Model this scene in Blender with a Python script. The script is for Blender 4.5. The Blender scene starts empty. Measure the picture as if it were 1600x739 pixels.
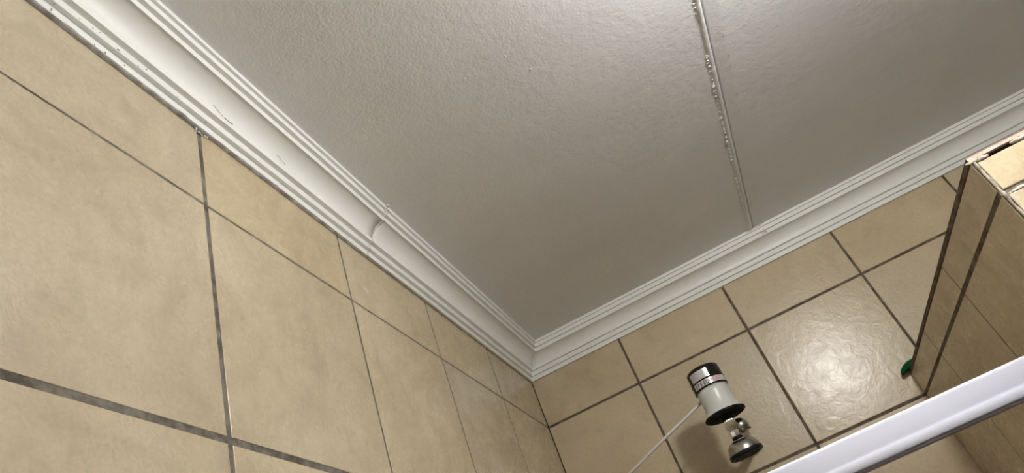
import bpy, bmesh, math, random
from mathutils import Vector, Matrix, noise

random.seed(7)
sc = bpy.context.scene
COL = sc.collection
PI = math.pi

# ------------------------------------------------------------------ scale
T = 0.333            # tile pitch in metres; positions below are in tile pitches
Z1 = 2.232           # height of the upper horizontal grout line
CEIL = 0.684         # ceiling height above that line, in pitches
FLOOR = -Z1 / T


def W(x, y, z):
    return Vector((x * T, y * T, Z1 + z * T))


# ------------------------------------------------------------------ camera
Rw = [[0.8686553303640834, 0.3800959492759973, -0.3177498802109036],
      [-0.47198083750231545, 0.43999197824670044, -0.7639641013222859],
      [-0.15057226192323087, 0.813593343398613, 0.5615993816919569]]
cam_data = bpy.data.cameras.new('camera')
cam = bpy.data.objects.new('camera', cam_data)
COL.objects.link(cam)
m = Matrix.Identity(4)
for i in range(3):
    m[i][0] = Rw[0][i]
    m[i][1] = -Rw[1][i]
    m[i][2] = -Rw[2][i]
m.translation = W(1.4062, -5.7369, -2.0392)
cam.matrix_world = m
cam_data.sensor_width = 36.0
cam_data.lens = 1104.69 / 1600 * 36.0
cam_data.clip_start = 0.01
sc.camera = cam

# ------------------------------------------------------------------ world, exposure
world = bpy.data.worlds.new('world')
sc.world = world
world.use_nodes = True
world.node_tree.nodes['Background'].inputs[0].default_value = (1.0, 0.95, 0.86, 1)
world.node_tree.nodes['Background'].inputs[1].default_value = 0.0
sc.view_settings.view_transform = 'Standard'
sc.view_settings.look = 'None'
sc.view_settings.gamma = 1.0
sc.view_settings.use_curve_mapping = False
sc.view_settings.exposure = 1.98
LAMP_POS = (2.82, -4.12, 0.40)
LAMP_STRENGTH = 62.0
LAMP_COLOR = (1.0, 0.975, 0.93)


# ------------------------------------------------------------------ helpers
def tag(o, label=None, cat=None, group=None, kind=None):
    if label: o['label'] = label
    if cat: o['category'] = cat
    if group: o['group'] = group
    if kind: o['kind'] = kind
    return o


def link(name, me, mats, parent=None, smooth=False):
    for mt in (mats if isinstance(mats, (list, tuple)) else [mats]):
        me.materials.append(mt)
    if smooth:
        for p in me.polygons: p.use_smooth = True
    o = bpy.data.objects.new(name, me)
    COL.objects.link(o)
    if parent: o.parent = parent
    return o


def obj(name, bm, mats, parent=None, smooth=False, recalc=True):
    if recalc: bmesh.ops.recalc_face_normals(bm, faces=bm.faces)
    me = bpy.data.meshes.new(name)
    bm.to_mesh(me)
    bm.free()
    o = link(name, me, mats, None, smooth)
    if parent:
        o.parent = parent
        o.matrix_parent_inverse = parent.matrix_world.inverted()
    return o


def empty(name, loc):
    o = bpy.data.objects.new(name, None)
    o.location = loc
    COL.objects.link(o)
    o.matrix_world = Matrix.Translation(Vector(loc))
    return o


def add_box(bm, lo, hi, mat=0, bevel=0.0):
    vs = [bm.verts.new((x, y, z)) for x in (lo[0], hi[0]) for y in (lo[1], hi[1]) for z in (lo[2], hi[2])]
    fs = []
    for q in ((0, 1, 3, 2), (4, 6, 7, 5), (0, 4, 5, 1), (2, 3, 7, 6), (0, 2, 6, 4), (1, 5, 7, 3)):
        f = bm.faces.new([vs[i] for i in q]); f.material_index = mat; fs.append(f)
    if bevel:
        es = {e for f in fs for e in f.edges}
        bmesh.ops.bevel(bm, geom=list(es), offset=bevel, segments=2, affect='EDGES')


def lathe(bm, prof, seg=64, axis_pt=(0, 0), mat=0, rfun=None):
    rings = []
    for k, (r, z) in enumerate(prof):
        ring = []
        for i in range(seg):
            a = 2 * PI * i / seg
            rr = r * (rfun(a, k) if rfun else 1)
            ring.append(bm.verts.new((axis_pt[0] + rr * math.cos(a), axis_pt[1] + rr * math.sin(a), z)))
        rings.append(ring)
    for a, b in zip(rings, rings[1:]):
        for i in range(seg):
            j = (i + 1) % seg
            bm.faces.new((a[i], a[j], b[j], b[i])).material_index = mat
    bm.faces.new(rings[0]).material_index = mat
    bm.faces.new(rings[-1]).material_index = mat


def tube(bm, pts, rad, seg=12, mat=0):
    pts = [Vector(p) for p in pts]
    rads = rad if isinstance(rad, (list, tuple)) else [rad] * len(pts)
    rings = []
    up = Vector((0, 0, 1))
    for i, p in enumerate(pts):
        d = (pts[min(i + 1, len(pts) - 1)] - pts[max(i - 1, 0)]).normalized()
        if i == 0:
            n = d.cross(up if abs(d.z) < .9 else Vector((1, 0, 0))).normalized()
        else:
            n = (n - d * n.dot(d)).normalized()
        b = d.cross(n)
        rings.append([bm.verts.new(p + (n * math.cos(2 * PI * k / seg) + b * math.sin(2 * PI * k / seg)) * rads[i]) for k in range(seg)])
    for a, b in zip(rings, rings[1:]):
        for i in range(seg):
            j = (i + 1) % seg
            bm.faces.new((a[i], a[j], b[j], b[i])).material_index = mat
    bm.faces.new(rings[0]).material_index = mat
    bm.faces.new(rings[-1]).material_index = mat


def blob(bm, c, r, squash=(1, 1, 1), sub=2, amp=0.25, freq=300, mat=0):
    r0 = bmesh.ops.create_icosphere(bm, subdivisions=sub, radius=1.0)
    c = Vector(c)
    for v in r0['verts']:
        n = v.co.copy()
        k = 1 + amp * noise.noise((c + n * r) * freq)
        v.co = c + Vector((n.x * squash[0], n.y * squash[1], n.z * squash[2])) * r * k
    for v in r0['verts']:
        for f in v.link_faces: f.material_index = mat


def bezier(p0, p1, p2, p3, n=24):
    out = []
    for i in range(n + 1):
        t = i / n
        out.append(Vector(p0) * (1 - t) ** 3 + Vector(p1) * 3 * t * (1 - t) ** 2 + Vector(p2) * 3 * t * t * (1 - t) + Vector(p3) * t ** 3)
    return out


# ------------------------------------------------------------------ materials
def mat(name, color, rough=0.5, metal=0.0, spec=0.5, coat=0.0):
    m = bpy.data.materials.new(name)
    m.use_nodes = True
    b = m.node_tree.nodes['Principled BSDF']
    b.inputs['Base Color'].default_value = (*color, 1)
    b.inputs['Roughness'].default_value = rough
    b.inputs['Metallic'].default_value = metal
    b.inputs['Specular IOR Level'].default_value = spec
    b.inputs['Coat Weight'].default_value = coat
    return m


def nd(m, t, **kw):
    n = m.node_tree.nodes.new(t)
    for k, v in kw.items():
        if k in n.inputs: n.inputs[k].default_value = v
        else: setattr(n, k, v)
    return n


def wire(m, a, ao, b, bi):
    m.node_tree.links.new(a.outputs[ao], b.inputs[bi])


def noise_tex(m, scale, detail=4, rough=0.5, vec=None):
    n = nd(m, 'ShaderNodeTexNoise')
    n.inputs['Scale'].default_value = scale
    n.inputs['Detail'].default_value = detail
    n.inputs['Roughness'].default_value = rough
    if vec is None:
        vec = nd(m, 'ShaderNodeTexCoord')
        wire(m, vec, 'Object', n, 'Vector')
    return n


def ramp(m, src, stops):
    r = nd(m, 'ShaderNodeValToRGB')
    el = r.color_ramp.elements
    el[0].position, el[0].color = stops[0][0], (*stops[0][1], 1)
    el[1].position, el[1].color = stops[-1][0], (*stops[-1][1], 1)
    for p, c in stops[1:-1]:
        e = el.new(p); e.color = (*c, 1)
    wire(m, src, 0, r, 'Fac')
    return r


def mix(m, a, b, fac, mode='MIX'):
    x = nd(m, 'ShaderNodeMix', data_type='RGBA', blend_type=mode)
    if isinstance(fac, (int, float)): x.inputs[0].default_value = fac
    else: wire(m, fac, 0, x, 0)
    for k, s in ((6, a), (7, b)):
        if isinstance(s, tuple): x.inputs[k].default_value = (*s, 1)
        else: m.node_tree.links.new(s.outputs[2 if s.bl_idname == 'ShaderNodeMix' else 0], x.inputs[k])
    return x


def bump(m, srcs):
    """srcs: list of (node, distance)"""
    prev = None
    for s, d in srcs:
        b = nd(m, 'ShaderNodeBump')
        b.inputs['Strength'].default_value = 1.0
        b.inputs['Distance'].default_value = d
        wire(m, s, 0, b, 'Height')
        if prev: wire(m, prev, 0, b, 'Normal')
        prev = b
    wire(m, prev, 0, m.node_tree.nodes['Principled BSDF'], 'Normal')


def tile_mat():
    m = mat('glazed stone-look tile', (.5, .42, .28), 0.3, 0, 0.5)
    bs = m.node_tree.nodes['Principled BSDF']
    n1 = noise_tex(m, 5.0, 5, 0.6)
    n2 = noise_tex(m, 26.0, 6, 0.65)
    n3 = noise_tex(m, 190.0, 3, 0.6)
    r1 = ramp(m, n1, [(.30, (.50, .405, .272)), (.50, (.55, .46, .312)), (.70, (.60, .508, .357))])
    r2 = ramp(m, n2, [(.30, (.86, .85, .83)), (.52, (1, 1, 1)), (.74, (1.08, 1.08, 1.09))])
    r3 = ramp(m, n3, [(.30, (.93, .93, .92)), (.62, (1.04, 1.04, 1.04))])
    a = mix(m, r1, r2, 1.0, 'MULTIPLY')
    b = mix(m, a, r3, 1.0, 'MULTIPLY')
    at = nd(m, 'ShaderNodeAttribute', attribute_name='tint')
    c = mix(m, b, at, 1.0, 'MULTIPLY')
    m.node_tree.links.new(c.outputs[2], bs.inputs['Base Color'])
    rr = ramp(m, n2, [(.3, (.31, .31, .31)), (.7, (.24, .24, .24))])
    wire(m, rr, 0, bs, 'Roughness')
    b1 = noise_tex(m, 34.0, 3, 0.6)
    b1.inputs['Distortion'].default_value = 1.2
    b2 = noise_tex(m, 130.0, 2, 0.5)
    bump(m, [(b1, 0.0007), (b2, 0.00005)])
    return m


def grout_mat(name, c0, c1):
    m = mat(name, c0, 0.9, 0, 0.15)
    bs = m.node_tree.nodes['Principled BSDF']
    n = noise_tex(m, 45, 5, 0.65)
    r = ramp(m, n, [(.38, c0), (.64, c1)])
    wire(m, r, 0, bs, 'Base Color')
    n2 = noise_tex(m, 400, 3, 0.6)
    bump(m, [(n2, 0.0006)])
    return m


def paint_mat(name, c, rough, peel, dist, dirt=0.0):
    m = mat(name, c, rough, 0, 0.5)
    bs = m.node_tree.nodes['Principled BSDF']
    n = noise_tex(m, 7, 4, 0.6)
    r = ramp(m, n, [(.3, tuple(x * (1 - dirt) for x in c)), (.7, c)])
    wire(m, r, 0, bs, 'Base Color')
    srcs = [(noise_tex(m, s, 2, 0.5), d) for s, d in zip(peel, dist)]
    bump(m, srcs)
    return m


M_TILE = tile_mat()
M_GROUT = grout_mat('weathered brown grout', (.085, .065, .048), (.20, .165, .125))
M_GROUTG = grout_mat('grey grout', (.10, .088, .07), (.24, .215, .18))
M_CEIL = paint_mat('satin off-white ceiling paint', (.82, .83, .85), 0.48, (240, 75), (0.00042, 0.0006), 0.05)
M_CORN = paint_mat('white cornice paint', (.88, .89, .87), 0.42, (160, 30), (0.00006, 0.0003), 0.03)
M_PLAS = paint_mat('lumpy filler', (.80, .76, .71), 0.5, (300,), (0.0005,), 0.1)
M_DIRT = grout_mat('dirty caulk', (.20, .175, .16), (.46, .43, .40))
M_SPECK = mat('dark chipped spot', (.07, .05, .04), 0.8)
M_CLAY = grout_mat('pink clay tile body', (.50, .33, .27), (.66, .50, .43))
M_MORTAR = grout_mat('pale crumbly mortar', (.30, .25, .20), (.62, .56, .47))
M_CORE = mat('dark cement core', (.045, .035, .03), 0.95, 0, 0.1)
M_RAIL = paint_mat('white powder coated rail', (.79, .81, .94), 0.35, (60,), (0.00005,), 0.0)
M_LIPSHADE = mat('lilac grey shaded lip', (.42, .41, .52), 0.4)  # shadow under the rail put into the lip's colour as lilac grey
M_BODY = mat('light grey plastic', (.60, .61, .58), 0.32)
M_BLACK = mat('gloss black plastic', (.006, .006, .007), 0.16, 0, 0.5)
M_BLACKM = mat('matt black plastic', (.006, .006, .006), 0.5, 0, 0.15)
M_FACE = mat('dark rubber spray face', (.010, .012, .012), 0.45, 0, 0.2)
M_CHROME = mat('satin chrome', (.46, .44, .41), 0.24, 1.0)
M_CHROME2 = mat('polished chrome', (.72, .71, .68), 0.08, 1.0)
M_LABEL = mat('silver sticker', (.62, .62, .63), 0.22, 0.35)
M_BAND = mat('white label band', (.66, .66, .66), 0.22, 0.2)
M_INK = mat('black ink', (.02, .02, .02), 0.4)
M_RED = mat('red ink', (.75, .16, .15), 0.4)
M_GREYINK = mat('grey ink', (.36, .35, .37), 0.4)
M_CORD = mat('white cord sheath', (.62, .60, .56), 0.4)
M_GREEN = grout_mat('green scrubbing sponge', (.003, .045, .016), (.008, .11, .036))
M_ROOM = mat('plain light wall tile', (.66, .64, .60), 0.5)
M_FLOOR = mat('floor tile', (.6, .56, .5), 0.45)


# ------------------------------------------------------------------ tiled surfaces
def tiled(name, org, ud, vd, nn, us, vs, mats, grout_depth=0.0022, backing=0.03, jit=0.0005, edge=0.0014, parent=None, thick=None):
    """us / vs: lists of (start, end) spans in metres along ud / vd from org; tile fronts lie in the plane through org, facing nn"""
    org, ud, vd, nn = Vector(org), Vector(ud), Vector(vd), Vector(nn)
    bm = bmesh.new()
    lay = bm.loops.layers.float_color.new('tint')
    def P(u, v, d): return bm.verts.new(org + ud * u + vd * v + nn * d)
    rng = random.Random(hash(name) & 0 or len(name) * 7 + 3)
    for (u0, u1) in us:
        for (v0, v1) in vs:
            tone = 1 + rng.uniform(-.045, .045)
            hue = rng.uniform(-.02, .02)
            col = (tone * (1 + hue), tone, tone * (1 - 2.0 * hue), 1)
            tl = [rng.uniform(-jit, 0) for _ in range(4)]
            rings = []
            for ins, dep in ((0, -grout_depth - .001), (0, -edge), (edge * .3, -edge * .35), (edge, 0)):
                q = []
                for k, (a, b) in enumerate(((u0 + ins, v0 + ins), (u1 - ins, v0 + ins), (u1 - ins, v1 - ins), (u0 + ins, v1 - ins))):
                    q.append(P(a, b, dep + tl[k]))
                rings.append(q)
            fs = []
            for ra, rb in zip(rings, rings[1:]):
                for k in range(4):
                    fs.append(bm.faces.new((ra[k], ra[(k + 1) % 4], rb[(k + 1) % 4], rb[k])))
            fs.append(bm.faces.new(rings[-1]))
            for f in fs:
                for l in f.loops: l[lay] = col
    bmesh.ops.recalc_face_normals(bm, faces=bm.faces)
    U0, U1 = us[0][0], us[-1][1]
    V0, V1 = vs[0][0], vs[-1][1]
    c = [P(a, b, d) for d in (-grout_depth, -grout_depth - backing) for a, b in ((U0, V0), (U1, V0), (U1, V1), (U0, V1))]
    for q in ((0, 1, 2, 3), (4, 5, 6, 7), (0, 1, 5, 4), (1, 2, 6, 5), (2, 3, 7, 6), (3, 0, 4, 7)):
        f = bm.faces.new([c[i] for i in q]); f.material_index = 1
        for l in f.loops: l[lay] = (1, 1, 1, 1)
    # outward orientation
    for f in bm.faces:
        f.normal_update()
    for f in bm.faces:
        if f.material_index == 0 and abs(f.normal.dot(nn)) > .9 and f.normal.dot(nn) < 0: f.normal_flip()
    o = obj(name, bm, mats, parent, recalc=False)
    return o


def spans(lo, hi, lines):
    """lines: list of (pos, grout width in m) in tile pitches, between lo and hi -> spans in metres"""
    out = []; a = lo * T
    for p, w in sorted(lines):
        out.append((a, p * T - w / 2)); a = p * T + w / 2
    out.append((a, hi * T))
    return out


rows = [(0, .0045), (-1, .0085)] + [(-k, .006) for k in range(2, 7)]
TOPZ = CEIL
XR, YF = 7.6, -9.2          # right wall, wall behind the camera
# wall_left: plane x = 0, u runs along -y
tiled('wall_left', W(0, 0, 0), (0, -1, 0), (0, 0, 1), (1, 0, 0),
      spans(0, -YF, [(.9837, .0062), (1.973, .0056), (2.9673, .0056), (3.9841, .0074), (4.99, .005), (5.99, .005), (6.99, .005), (7.99, .005)]),
      spans(FLOOR, TOPZ, [(0, .0042), (-1, .0088)] + [(-k, .006) for k in range(2, 7)]), [M_TILE, M_GROUTG], grout_depth=.0008, edge=.0005)['kind'] = 'structure'
# wall_back: plane y = 0
tiled('wall_back', W(0, 0, 0), (1, 0, 0), (0, 0, 1), (0, -1, 0),
      spans(0.004, XR, [(.8626, .0062), (1.8473, .0068), (2.8289, .0060), (3.7908, .006), (4.79, .005), (5.79, .005), (6.79, .005)]),
      spans(FLOOR, TOPZ, [(0, .0062), (-1, .0068)] + [(-k, .006) for k in range(2, 7)]), [M_TILE, M_GROUT])['kind'] = 'structure'
tiled('wall_right', W(XR, 0, 0), (0, -1, 0), (0, 0, 1), (-1, 0, 0),
      spans(0, -YF, [(k, .005) for k in range(1, 9)]), spans(FLOOR, TOPZ, rows), [M_ROOM, M_ROOM])['kind'] = 'structure'
tiled('wall_front', W(0, YF, 0), (1, 0, 0), (0, 0, 1), (0, 1, 0),
      spans(0, XR, [(k, .005) for k in range(1, 7)]), spans(FLOOR, TOPZ, rows), [M_ROOM, M_ROOM])['kind'] = 'structure'
tiled('floor', W(0, 0, FLOOR), (1, 0, 0), (0, -1, 0), (0, 0, 1),
      spans(0, XR, [(k, .005) for k in range(1, 7)]), spans(0, -YF, [(k, .005) for k in range(1, 9)]), [M_FLOOR, M_GROUT])['kind'] = 'structure'

# ------------------------------------------------------------------ ceiling with its board joint
JX = 2.293
bm = bmesh.new()
zc = Z1 + CEIL * T
prof = [(-.01, 0), (JX * T - .013, 0), (JX * T - .0105, -.0012), (JX * T - .0085, -.0028), (JX * T - .0045, -.0034), (JX * T - .0015, -.0026),
        (JX * T, .0005), (JX * T + .0008, .004), (JX * T + .0028, .004), (JX * T + .0034, 0.0002), (JX * T + .0045, 0.0), (JX * T + .027, 0.0),
        (JX * T + .029, -.0001), (JX * T + .032, 0), (XR * T + .01, 0)]
NY = 420
ylo, yhi = YF * T - .01, .01
prev = None
for i in range(NY + 1):
    y = ylo + (yhi - ylo) * i / NY
    ring = []
    for k, (x, dz) in enumerate(prof):
        jx = 0; jz = 0
        if 2 <= k <= 5:
            jx = .0011 * noise.noise((y * 60, k * .4, 0)) - (.0022 * max(0, noise.noise((y * 170, 3, 0))) if k in (2, 3) else 0)
            jz = -.0009 * noise.noise((y * 45, 7, k * .2))
        if k == 12:
            jz = -.0016 * max(0, noise.noise((y * 90, 11, 0))); jx = .0015 * noise.noise((y * 70, 5, 0))
        ring.append(bm.verts.new((x + jx, y, zc + dz + jz)))
    if prev:
        for k in range(len(prof) - 1):
            f = bm.faces.new((prev[k], ring[k], ring[k + 1], prev[k + 1])); f.smooth = 1 <= k <= 13
    prev = ring
bmesh.ops.recalc_face_normals(bm, faces=bm.faces)
for f in bm.faces:
    f.normal_update()
if sum(f.normal.z for f in bm.faces) > 0: bmesh.ops.reverse_faces(bm, faces=bm.faces)
add_box(bm, (-.01, ylo, zc + .006), (XR * T + .01, yhi, zc + .05))
# paint specks and drips
rng = random.Random(3)
for i in range(52):
    x = rng.uniform(.35, 4.2); y = rng.uniform(-3.9, -.35)
    r = rng.choice((.0010, .0012, .0014, .0018))
    blob(bm, (x * T, y * T, zc), r, (1, 1.1, .7), 1, .3)
y = -4.2
while y < -.25:
    y += rng.uniform(.010, .050)
    dens = noise.noise((y * 2.1, 0, 9))
    if dens > -.25:
        r = rng.uniform(.0008, .0020)
        blob(bm, (JX * T - .0105 - rng.uniform(0, .002), y * T, zc - .0012), r, (1.9, .55, .6), 2, .8, 700)
    if dens > .0 and rng.random() < .5:
        r = rng.uniform(.0008, .0016)
        blob(bm, (JX * T + .029 + rng.uniform(-.001, .002), y * T, zc - .0001), r, (.8, 1.8, .5), 2, .8, 700)
for yy in (-2.18, -1.62, -1.57):
    blob(bm, (JX * T - .0125, yy * T, zc - .001), .0032, (1, 1, .8), 2, .5, 400)
    blob(bm, (JX * T - .0125, (yy - .028) * T, zc - .0005), .0018, (.8, 1, .7), 2, .3, 400, 1)
o = obj('ceiling', bm, [M_CEIL, M_SPECK], recalc=False)
o['kind'] = 'structure'


# ------------------------------------------------------------------ cornice
def rounded(pts, r, n=2):
    out = [Vector(pts[0])]
    for a, b, c in zip(pts, pts[1:], pts[2:]):
        a, b, c = Vector(a), Vector(b), Vector(c)
        d1, d2 = (a - b), (c - b)
        if d1.normalized().dot(d2.normalized()) < -.95: out.append(b); continue
        k = min(r, d1.length * .4, d2.length * .4)
        p, q = b + d1.normalized() * k, b + d2.normalized() * k
        for i in range(n + 1):
            t = i / n
            out.append(p * (1 - t) ** 2 + b * 2 * t * (1 - t) + q * t * t)
    out.append(Vector(pts[-1]))
    return out


cove = [(.069 + .103 - .103 * math.cos(t), .505 + .098 * math.sin(t)) for t in [PI / 2 * i / 14 for i in range(15)]]
CP = [(0, .434), (.019, .4315), (.0195, .471), (.042, .4680), (.0425, .505)] + cove + [(.173, .6005), (.1745, .634), (.1975, .6315), (.198, .6645), (.2145, .6620), (.216, .6842)]
CPR = rounded([(a * T, b * T) for a, b in CP], .0007, 2)


def cornice(name, place, ends, nseg=60, ds=0.0, matl=M_CORN, wob=.0004):
    """place(s, z, t) -> world; t in metres along the run; ends(s) -> (t0, t1)"""
    bm = bmesh.new()
    poly = [Vector((p.x + (ds if p.x > .002 else 0), p.y)) for p in CPR] + [Vector((0, CEIL * T))]
    rings = []
    for i in range(nseg + 1):
        ring = []
        for k, p in enumerate(poly):
            t0, t1 = ends(p.x)
            t = t0 + (t1 - t0) * i / nseg
            w = wob * noise.noise((t * 5, 0, 3)) if 0 < p.x and p.y < CEIL * T - .003 else 0
            ring.append(bm.verts.new(place(p.x + (w if p.x > 0.002 else 0), p.y + w * .5, t)))
        rings.append(ring)
    n = len(poly)
    for a, b in zip(rings, rings[1:]):
        for k in range(n):
            f = bm.faces.new((a[k], a[(k + 1) % n], b[(k + 1) % n], b[k]))
            pm = (poly[k] + poly[(k + 1) % n]) / 2 / T
            f.smooth = .072 < pm.x < .1685 and .506 < pm.y < .61
    bm.faces.new(rings[0]); bm.faces.new(rings[-1])
    o = obj(name, bm, matl)
    o['kind'] = 'structure'
    return o


SEAM = -2.690 * T
pl_left = lambda s, z, t: (s, -t, Z1 + z)
pl_back = lambda s, z, t: (t, -s, Z1 + z)
trim1 = cornice('trim_1', pl_left, lambda s: (-SEAM, -YF * T), 90)
trim2 = cornice('trim_2', pl_left, lambda s: (s, -SEAM), 60, ds=.0006)
trim3 = cornice('trim_3', pl_back, lambda s: (s, XR * T), 90)


def bead(name, place, t, lo, hi, r, parent, seed):
    """lumpy filler bead across the moulding between profile indices"""
    bm = bmesh.new()
    pts = CPR[lo:hi]
    acc = []
    for a, b in zip(pts, pts[1:]):
        n = max(1, int((b - a).length / .0011))
        for i in range(n): acc.append(a.lerp(b, i / n))
    for i, p in enumerate(acc):
        k = noise.noise((i * .16, seed, 0)); k2 = noise.noise((i * .45, seed, 5))
        if k < -.42: continue
        blob(bm, place(p.x + .0006, p.y - .0004, t + k2 * .0016), r * (1 + .45 * k), (1, 1, 1), 1, .35, 600)
    return obj(name, bm, M_PLAS, parent, smooth=True)


nC = len(CPR)
bead('filler_bead', pl_left, -SEAM - .0006, 1, nC, .0018, trim1, 2)
bm = bmesh.new()
for k in range(14):
    blob(bm, (.216 * T + .003 + random.uniform(-.002, .003), SEAM + random.uniform(-.005, .006), zc - .0016), random.uniform(.0018, .0032), (1, 1, .8), 1, .4, 500)
for k in range(9):
    blob(bm, (.198 * T + .001, SEAM + random.uniform(-.005, .006), Z1 + .652 * T), random.uniform(.0016, .003), (.8, 1, 1), 1, .4, 500)
obj('filler_lump', bm, M_PLAS, trim2, smooth=True)
bm = bmesh.new()
for k in range(16):
    t = 2.318 * T + random.gauss(0, .010)
    blob(bm, (t, -.2165 * T - .001, zc - random.uniform(.001, .003)), random.uniform(.0016, .003), (1.3, .9, .9), 1, .4, 500)
for k in range(10):
    t = 2.36 * T + random.gauss(0, .006)
    blob(bm, (t, -.176 * T - .0005, Z1 + (.612 + random.uniform(0, .02)) * T), random.uniform(.001, .002), (1.8, .8, .8), 1, .4, 500)
obj('filler_lump', bm, M_PLAS, trim3, smooth=True)

# dirty caulk line and chips under the left moulding
bm = bmesh.new()
prev = None
N = 260
for i in range(N + 1):
    y = -.02 * T + (YF * T + .02 * T) * i / N
    far = min(1, max(.25, (-y / T - .4) / 3.2))
    w = (.0062 + .0012 * noise.noise((y * 40, 1, 0))) * far
    h = (.0030 + .0010 * noise.noise((y * 50, 4, 0))) * far
    zb = Z1 + .4325 * T
    ring = [bm.verts.new((0, y, zb + .0004)), bm.verts.new((w, y, zb + .0003)), bm.verts.new((w * .55, y, zb - h * .6)), bm.verts.new((.0004, y, zb - h))]
    if prev:
        for k in range(3): bm.faces.new((prev[k], ring[k], ring[k + 1], prev[k + 1]))
    prev = ring
obj('caulk_line', bm, M_DIRT, trim1, smooth=True)
bm = bmesh.new()
rng = random.Random(12)
for i in range(24):
    y = rng.uniform(-4.75, -4.1) * T if i < 15 else rng.uniform(-5.0, -3.0) * T
    s, z = rng.choice(((.0195, .45), (.0195, .437), (.0425, .49), (.0425, .475), (.031, .4705)))
    blob(bm, (s * T + .0001, y, Z1 + z * T + rng.uniform(-.002, .002)), rng.uniform(.0005, .0013), (.5, 1.3, .9), 1, .4, 700)
for (y, s, z, a) in ((-3.97, .080, .545, 0), (-3.90, .074, .53, 1), (-3.55, .086, .552, 0)):
    for k in range(7):
        blob(bm, (s * T + .0002, (y + k * .008) * T, Z1 + (z - k * .004 * (1 - a)) * T), .0006, (1, 2, 1), 1, .3, 700)
obj('chip_mark', bm, M_SPECK, trim1)
bm = bmesh.new()
for k in range(12):
    blob(bm, (.0015, (-3.9841 + random.uniform(-.03, .045)) * T, Z1 + (.424 + random.uniform(-.016, .004)) * T), random.uniform(.001, .0022), (.7, 1.2, 1), 1, .4, 500)
obj('filler_lump', bm, M_PLAS, trim1, smooth=True)
bm = bmesh.new()
for k in range(26):
    t = random.uniform(.03, 1.9) * T
    blob(bm, (t, -.0008, Z1 + (.431 - random.uniform(0, .004)) * T), random.uniform(.0007, .0016), (2.8, .7, .7), 1, .3, 400)
obj('caulk_line', bm, M_CORN, trim3, smooth=True)

# ------------------------------------------------------------------ low partition beside the shower
PX, PY, PZ, PT = 2.6805, -2.9307, -.8093, .46
part = empty('wall_partition', W(PX + PT / 2, PY / 2, FLOOR))
part['kind'] = 'structure'
bm = bmesh.new()
add_box(bm, W(PX, 0, FLOOR) + Vector((.0045, -.001, 0)), Vector((W(PX + PT, PY, PZ).x - .0045, W(0, PY, 0).y + .0065, 0)) + Vector((0, 0, W(0, 0, PZ).z - .0062)))
obj('cement_core', bm, M_CORE, part)
prow = [(-1, .0080)] + [(-k, .006) for k in range(2, 7)]
tiled('side_tiling', W(PX, 0, 0), (0, -1, 0), (0, 0, 1), (-1, 0, 0),
      [(.002, .9597 * T - .0022), (.9597 * T + .0022, 1.9403 * T - .0022), (1.9403 * T + .0022, -PY * T - .0006)],
      spans(FLOOR, PZ - .0105 / T, prow), [M_TILE, M_GROUT], grout_depth=.0007, edge=.0005, backing=.003, parent=part)
tiled('side_tiling', W(PX + PT, 0, 0), (0, -1, 0), (0, 0, 1), (1, 0, 0),
      [(.002, .9597 * T - .0022), (.9597 * T + .0022, 1.9403 * T - .0022), (1.9403 * T + .0022, -PY * T - .0006)],
      spans(FLOOR, PZ - .0105 / T, prow), [M_TILE, M_GROUT], grout_depth=.0007, edge=.0005, backing=.003, parent=part)
tiled('end_tiling', W(PX, PY, 0), (1, 0, 0), (0, 0, 1), (0, -1, 0),
      [(.0078, PT * T - .008)], spans(FLOOR, PZ - .0125 / T, [(-1.004, .0085)] + [(-k, .006) for k in range(2, 7)]),
      [M_TILE, M_GROUTG], grout_depth=.0022, backing=.004, parent=part)
# capping tile, showing its pink clay edge
bm = bmesh.new()
a = W(PX, PY, PZ); b = W(PX + PT, 0, PZ)
add_box(bm, (a.x, a.y, a.z - .0058), (b.x, -.001, a.z - .0012), 0)
add_box(bm, (a.x + .0005, a.y + .0004, a.z - .0013), (b.x - .0005, -.001, a.z), 1, .0004)
bm.normal_update()
for f in bm.faces:
    if abs(f.normal.x) > .7: f.material_index = 2
cap = obj('capping_tile', bm, [M_CLAY, M_TILE, M_GROUT], part)
bm = bmesh.new()
# thin grey line along the long side of the cap, rough mortar on the corner and under the cap
n = 150
for i in range(n):
    y = PY * T * (i + .5) / n
    k = noise.noise((y * 20, 2, 2))
    if k < -.2: continue
    blob(bm, (a.x + .0022 + .0006 * k, y, a.z - .0078), .0022 + .0008 * k, (.75, 3.2, .8), 1, .3, 400)
obj('grout_edge', bm, M_GROUT, part, smooth=True)
bm = bmesh.new()
n = 110
for i in range(n):
    f = i / (n - 1)
    z = a.z - .010 - f * .62
    k = noise.noise((z * 55, 6, 1))
    blob(bm, (a.x + .0050 + .0009 * k, a.y + .0006 - .0009 * k, z), .0017 + .0008 * k, (1, .9, 3.6), 2, .7, 300)
for i in range(60):
    f = i / 59
    x = a.x + .004 + f * (b.x - a.x - .008)
    if .09 < f < .40: continue
    k = noise.noise((x * 120, 8, 1))
    blob(bm, (x, a.y + .0016 - .0007 * k, a.z - .0088), .0032 + .0010 * k, (2.6, .9, .95), 2, .7, 300)
for i in range(60):
    f = i / 59
    x = a.x + .012 + f * (b.x - a.x - .02)
    k = noise.noise((x * 90, 8, 4))
    blob(bm, (x, a.y + .0024 - .0012 * k, W(0, 0, -1.012).z), .0022 + .0012 * k, (2.8, 1, .9), 2, .7, 300)
obj('crumbly_mortar', bm, M_MORTAR, part, smooth=True)

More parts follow.
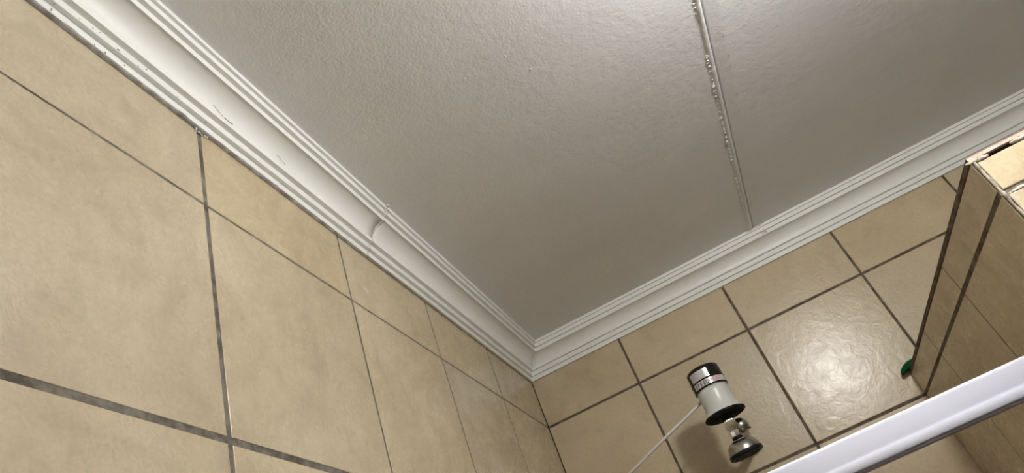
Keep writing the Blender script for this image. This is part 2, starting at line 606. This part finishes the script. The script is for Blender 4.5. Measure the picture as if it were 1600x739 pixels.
# ------------------------------------------------------------------ ceiling lamp (the room's light, above the camera's view)
lp = W(*LAMP_POS)
lamp = empty('ceiling_light', (lp.x, lp.y, zc))
tag(lamp, 'round opal glass ceiling light on a short white fitting in front of the partition end', 'light')
bm = bmesh.new()
lathe(bm, [(.062, zc - .0005), (.062, zc - .012), (.055, zc - .018), (.026, zc - .02), (.026, lp.z + .035)], 40, (lp.x, lp.y))
obj('fitting', bm, M_CORN, lamp, smooth=True)
M_GLOW = bpy.data.materials.new('glowing opal glass'); M_GLOW.use_nodes = True
gb = M_GLOW.node_tree.nodes['Principled BSDF']
gb.inputs['Base Color'].default_value = (.8, .8, .8, 1)
gb.inputs['Emission Color'].default_value = (*LAMP_COLOR, 1)
gb.inputs['Emission Strength'].default_value = LAMP_STRENGTH
bm = bmesh.new()
lathe(bm, [(.05 * math.sin(t) + .0001, lp.z + .05 * math.cos(t)) for t in [PI * i / 20 for i in range(21)]], 40, (lp.x, lp.y))
obj('globe', bm, M_GLOW, lamp, smooth=True)

# ------------------------------------------------------------------ shower head rail of the enclosure
ry = -2.8 * T
rz = Z1 - 1.525 * T
rail = empty('shower_rail', (PX * T / 2, ry, rz - .05))
tag(rail, 'white powder coated shower enclosure head rail crossing the lower right corner', 'rail')
x0, x1 = .0015, PX * T - .0015


def extrude_x(name, pts, mt, parent, closed=True, smooth=True):
    bm = bmesh.new()
    A = [bm.verts.new((x0, ry + p[0], rz + p[1])) for p in pts]
    B = [bm.verts.new((x1, ry + p[0], rz + p[1])) for p in pts]
    n = len(pts)
    for k in range(n): bm.faces.new((A[k], A[(k + 1) % n], B[(k + 1) % n], B[k])).smooth = smooth
    bm.faces.new(A); bm.faces.new(B)
    for e in bm.edges:
        if len(e.link_faces) == 2 and e.calc_face_angle(0) > .45: e.smooth = False
    return obj(name, bm, mt, parent)


face = [(.020, .0), (.003, .0), (.0008, -.0008), (0, -.0028)]
for i in range(1, 13):
    t = i / 12
    face.append((.0022 * t ** 1.8, -.0028 - .0250 * t))
extrude_x('rail_body', face + [(.0020, -.0292), (.0016, -.0310), (.0020, -.0400), (.0032, -.0410), (.020, -.0410)], M_RAIL, rail)
extrude_x('lower_lip', [(.0055, -.0405), (.0055, -.0428), (.0085, -.0445), (.018, -.0445), (.018, -.0405)], M_LIPSHADE, rail)

# ------------------------------------------------------------------ electric shower
HX, HY = 1.370 * T, -.700 * T


def hz(z): return Z1 + z * T


heater = empty('electric_shower', (HX, 0, hz(-.86)))
tag(heater, 'grey and black electric shower heater with chrome shower head below, on the back wall', 'shower heater')
ax = (HX, HY)
zt, zb, zf = hz(-.362), hz(-.520), hz(-.708)
bm = bmesh.new()
lathe(bm, [(.0372, zb), (.0371, zb - .012), (.0366, zb - .024), (.0368, zb - .034), (.0378, zb - .043), (.0398, zb - .051), (.0430, zb - .057), (.0462, zf + .0015), (.0462, zf), (.02, zf)], 96, ax)
obj('body', bm, M_BODY, heater, smooth=True)
bm = bmesh.new()
lathe(bm, [(.02, zt), (.0335, zt - .0003), (.0375, zt - .002), (.0395, zt - .005), (.0400, zt - .009), (.0400, zb + .0010), (.0393, zb), (.03, zb)], 96, ax)
capo = obj('cap', bm, M_BLACK, heater, smooth=True)


def band(name, a0, a1, z0, z1, r, mt, parent, seg=48, th=.0004):
    """curved sticker on the cap; angles in radians measured from straight towards the camera side (-y), + to the right"""
    bm = bmesh.new()
    rows_ = []
    for i in range(seg + 1):
        a = a0 + (a1 - a0) * i / seg
        d = Vector((math.sin(a + VIEW), -math.cos(a + VIEW), 0))
        rows_.append([bm.verts.new(Vector((HX, HY, z)) + d * rr) for z, rr in ((z0, r), (z0, r + th), (z1, r + th), (z1, r))])
    for p, q in zip(rows_, rows_[1:]):
        for k in range(3): bm.faces.new((p[k], p[k + 1], q[k + 1], q[k]))
    return obj(name, bm, mt, parent, smooth=False)


VIEW = 0.0
R_ = math.radians
band('label_band', R_(-54), R_(75), zb + .0030, zb + .0165, .0400, M_BAND, capo)
band('ring', R_(-180), R_(180), zb + .0172, zb + .0186, .0400, M_BLACKM, capo, 90, .0007)
band('ring', R_(-180), R_(180), zb + .0003, zb + .0022, .0400, M_BLACKM, capo, 90, .0007)
band('sticker', R_(-52), R_(17), zb + .0205, zb + .0415, .0400, M_LABEL, capo)


def lettering(txt, a0, zbase, height, r, mt, name, parent, step):
    """text wrapped round the cap, one mesh"""
    bm = bmesh.new()
    dg = None
    cu = bpy.data.curves.new('text', 'FONT')
    cu.size = 1.0
    cu.extrude = 0.0
    cu.offset = 0.018
    cu.align_x = 'CENTER'
    to = bpy.data.objects.new('text', cu)
    COL.objects.link(to)
    for i, ch in enumerate(txt):
        if ch == ' ': continue
        cu.body = ch
        bpy.context.view_layer.update()
        dg = bpy.context.evaluated_depsgraph_get()
        me = bpy.data.meshes.new_from_object(to.evaluated_get(dg))
        vmap = []
        for v in me.vertices:
            x = v.co.x * height / .72 * .86; y = v.co.y * height / .72
            a = a0 + step * i + x / r
            vmap.append(bm.verts.new((HX + math.sin(a + VIEW) * r, HY - math.cos(a + VIEW) * r, zbase + y)))
        for p in me.polygons:
            try: bm.faces.new([vmap[k] for k in p.vertices])
            except ValueError: pass
        bpy.data.meshes.remove(me)
    bpy.data.objects.remove(to)
    bpy.data.curves.remove(cu)
    bmesh.ops.subdivide_edges(bm, edges=[e for e in bm.edges if e.calc_length() > .002], cuts=1)
    for f in bm.faces:
        f.normal_update()
        c = f.calc_center_median() - Vector((HX, HY, 0)); c.z = 0
        if f.normal.dot(c) < 0: f.normal_flip()
    for v in bm.verts:
        d = Vector((v.co.x - HX, v.co.y - HY)); d = d.normalized() * r
        v.co.x, v.co.y = HX + d.x, HY + d.y
    return obj(name, bm, mt, parent, recalc=False)


lettering('SPEED', R_(-44), zb + .0050, .0094, .04055, M_INK, 'lettering', capo, R_(11.2))
lettering('HEAT', R_(-44 + 11.2 * 5), zb + .0050, .0094, .04055, M_RED, 'lettering', capo, R_(11.2))
# faint fine print on the silver sticker
bm = bmesh.new()
rng = random.Random(5)
for row in range(5):
    z = zb + .0370 - row * .0033
    a = R_(-45)
    while a < R_(-14 - 4 * (row % 2)):
        w = R_(rng.uniform(2.0, 6.0))
        q = []
        for aa, zz in ((a, z), (a + w, z), (a + w, z + .0013), (a, z + .0013)):
            q.append(bm.verts.new((HX + math.sin(aa + VIEW) * .04055, HY - math.cos(aa + VIEW) * .04055, zz)))
        bm.faces.new(q)
        a += w + R_(1.4)
obj('fine_print', bm, M_GREYINK, capo)

bm = bmesh.new()
teeth = lambda a, k: 1 + (.022 * (1 if math.sin(a * 30) > .1 else -.2) if k in (1, 2, 3) else 0)
lathe(bm, [(.012, zf + .0002), (.0468, zf), (.0478, zf - .0012), (.0478, zf - .0045), (.0440, zf - .0060), (.0415, zf - .0048), (.018, zf - .0052), (.016, zf - .010), (.008, zf - .010)], 240, ax, rfun=teeth)
obj('flange', bm, M_BLACKM, heater, smooth=False)
# radial ribs under the flange
bm = bmesh.new()
for k in range(24):
    a = 2 * PI * k / 24
    d = Vector((math.cos(a), math.sin(a), 0)); n = Vector((-d.y, d.x, 0))
    q = [Vector((HX, HY, 0)) + d * rr + n * s for rr, s in ((.017, .0008), (.0425, .0008), (.0425, -.0008), (.017, -.0008))]
    lo = [bm.verts.new((p.x, p.y, zf - .0060)) for p in q]; hi = [bm.verts.new((p.x, p.y, zf - .0045)) for p in q]
    bm.faces.new(lo)
    for i in range(4): bm.faces.new((lo[i], lo[(i + 1) % 4], hi[(i + 1) % 4], hi[i]))
obj('flange_rib', bm, M_BLACKM, heater)['kind'] = 'stuff'

# chrome tee, nuts and swivel
z1, z2 = hz(-.765), hz(-.832)
bm = bmesh.new()
rib = lambda a, k: 1 + (.05 * math.cos(a * 16) if k in (1, 2, 3, 4) else 0)
lathe(bm, [(.006, zf - .008), (.0100, z1 + .012), (.0128, z1 + .010), (.0134, z1), (.0134, z2 + .006), (.0105, z2 + .003), (.0100, z2)], 128, ax, rfun=rib)
obj('ribbed_nut', bm, M_CHROME2, heater, smooth=True)
bm = bmesh.new()
lathe(bm, [(.0088, z2 + .003), (.0088, z2 - .001), (.0128, z2 - .002), (.0134, z2 - .004), (.0134, z2 - .0145), (.0120, z2 - .0165), (.009, z2 - .017)], 8, ax)
bmesh.ops.bevel(bm, geom=bm.edges[:], offset=.0005, segments=1, affect='EDGES')
obj('hex_nut', bm, M_CHROME2, heater)
bm = bmesh.new()
z3 = z2 - .0165
lathe(bm, [(.009, z3), (.0122, z3 - .0005), (.0132, z3 - .003), (.0132, z3 - .0045), (.011, z3 - .006), (.009, z3 - .006)], 48, ax)
obj('seal_ring', bm, M_BLACKM, heater, smooth=True)

# arm from the wall, with its round elbow behind the nuts
ex, ey, ez = HX + .0185, HY + .020, hz(-.812)
arm_pts = bezier((ex + .002, ey + .004, ez), (ex + .004, ey + .06, ez + .002), (ex + .002, -.08, ez - .006), (ex, -.001, ez - .006))
bm = bmesh.new()
tube(bm, arm_pts, .0105, 32)
obj('arm', bm, M_CHROME, heater, smooth=True)
bm = bmesh.new()
tube(bm, bezier((HX, HY, hz(-.79)), (HX + .006, HY + .004, hz(-.79)), (ex - .004, ey - .004, ez), (ex + .001, ey + .002, ez), 10), .0088, 24)
bmesh.ops.create_uvsphere(bm, u_segments=36, v_segments=20, radius=.0185, matrix=Matrix.Translation((ex, ey, ez)))
obj('elbow', bm, M_CHROME, heater, smooth=True)
bm = bmesh.new()
tube(bm, [(ex + .010, ey - .004, ez - .010), (ex + .0185, ey - .005, ez - .0125)], [.0035, .0022], 12)
obj('grub_screw', bm, M_SPECK, heater, smooth=True)
bm = bmesh.new()
for a_, b_ in zip([0], [1]):
    pr = [(.012, -.0008), (.020, -.0008), (.0198, -.004), (.017, -.009), (.0125, -.012)]
    rings = [[bm.verts.new((ex + r * math.cos(2 * PI * i / 48), y, ez - .006 + r * math.sin(2 * PI * i / 48))) for i in range(48)] for r, y in pr]
    for A, B in zip(rings, rings[1:]):
        for i in range(48): bm.faces.new((A[i], A[(i + 1) % 48], B[(i + 1) % 48], B[i]))
    bm.faces.new(rings[0]); bm.faces.new(rings[-1])
obj('wall_plate', bm, M_CHROME, heater, smooth=True)

# bell shaped shower head, tipped a little
hd0 = Vector((HX, HY, z3 - .005))
bm = bmesh.new()
dp = [(.0075, .004), (.0090, 0), (.0130, -.0004), (.0200, -.0020), (.0268, -.0055), (.0318, -.0105), (.0350, -.0165), (.0370, -.0228), (.0380, -.0285), (.0382, -.0295)]
lathe(bm, dp, 96)
fp = [(.0350, -.0300), (.0386, -.0287), (.0394, -.0300), (.0388, -.0372), (.0355, -.0388), (.0300, -.0380), (.02, -.0384)]
bm2 = bmesh.new()
lathe(bm2, fp, 96)
bm3 = bmesh.new()
for ring_, cnt in ((.006, 6), (.012, 12), (.018, 18), (.024, 24), (.029, 30)):
    for k in range(cnt):
        a_ = 2 * PI * k / cnt
        bmesh.ops.create_cone(bm3, cap_ends=True, segments=6, radius1=.0009, radius2=.0012, depth=.0016, matrix=Matrix.Translation((ring_ * math.cos(a_), ring_ * math.sin(a_), -.0390)))
tilt = Matrix.Translation(hd0) @ Matrix.Rotation(R_(4), 4, 'X') @ Matrix.Rotation(R_(-2), 4, 'Y')
for b_ in (bm, bm2, bm3): bmesh.ops.transform(b_, matrix=tilt, verts=b_.verts)
bell = obj('shower_head', bm, M_CHROME, heater, smooth=True)
sf = obj('spray_face', bm2, M_FACE, bell, smooth=True)
obj('nozzle', bm3, M_FACE, bell)['kind'] = 'stuff'

# ------------------------------------------------------------------ white flex from heater to the left wall
p0 = W(1.285, -.66, -.545)
bm = bmesh.new()
pts = bezier(p0, p0 + Vector((-.02, .004, -.010)), W(1.0, -.70, -.652), W(.60, -.70, -.797), 20) + \
    bezier(W(.60, -.70, -.797), W(.40, -.70, -.868), W(.2, -.69, -.94), W(.004, -.66, -1.03), 14)[1:]
tube(bm, pts, .0037, 14)
cord = obj('power_cord', bm, M_CORD, smooth=True)
tag(cord, 'thin white electric cord running from the shower heater down to the left', 'cord')

# ------------------------------------------------------------------ green sponge on the partition top
bm = bmesh.new()
bmesh.ops.create_cube(bm, size=1)
bmesh.ops.subdivide_edges(bm, edges=bm.edges[:], cuts=5, use_grid_fill=True)
for v in bm.verts:
    p = v.co * 2
    L = max(1e-6, (abs(p.x) ** 3.5 + abs(p.y) ** 3.5 + abs(p.z) ** 3.5) ** (1 / 3.5))
    q = p / L * max(abs(p.x), abs(p.y), abs(p.z))
    k = 1 + .06 * noise.noise(q * 3)
    x = q.x * .030 * k; y = q.y * .0145 * k; z = q.z * .0085 * k
    hang = max(0, (-x - .004) / .022)
    v.co = Vector((x - .004 * hang, y, z - .0095 * hang ** 1.5))
bmesh.ops.translate(bm, verts=bm.verts, vec=Vector((PX * T + .0135, -.0175, W(0, 0, PZ).z + .0088)))
sp = obj('sponge', bm, M_GREEN, smooth=True)
tag(sp, 'small dark green sponge on the partition top, its end poking out at the back wall', 'sponge')
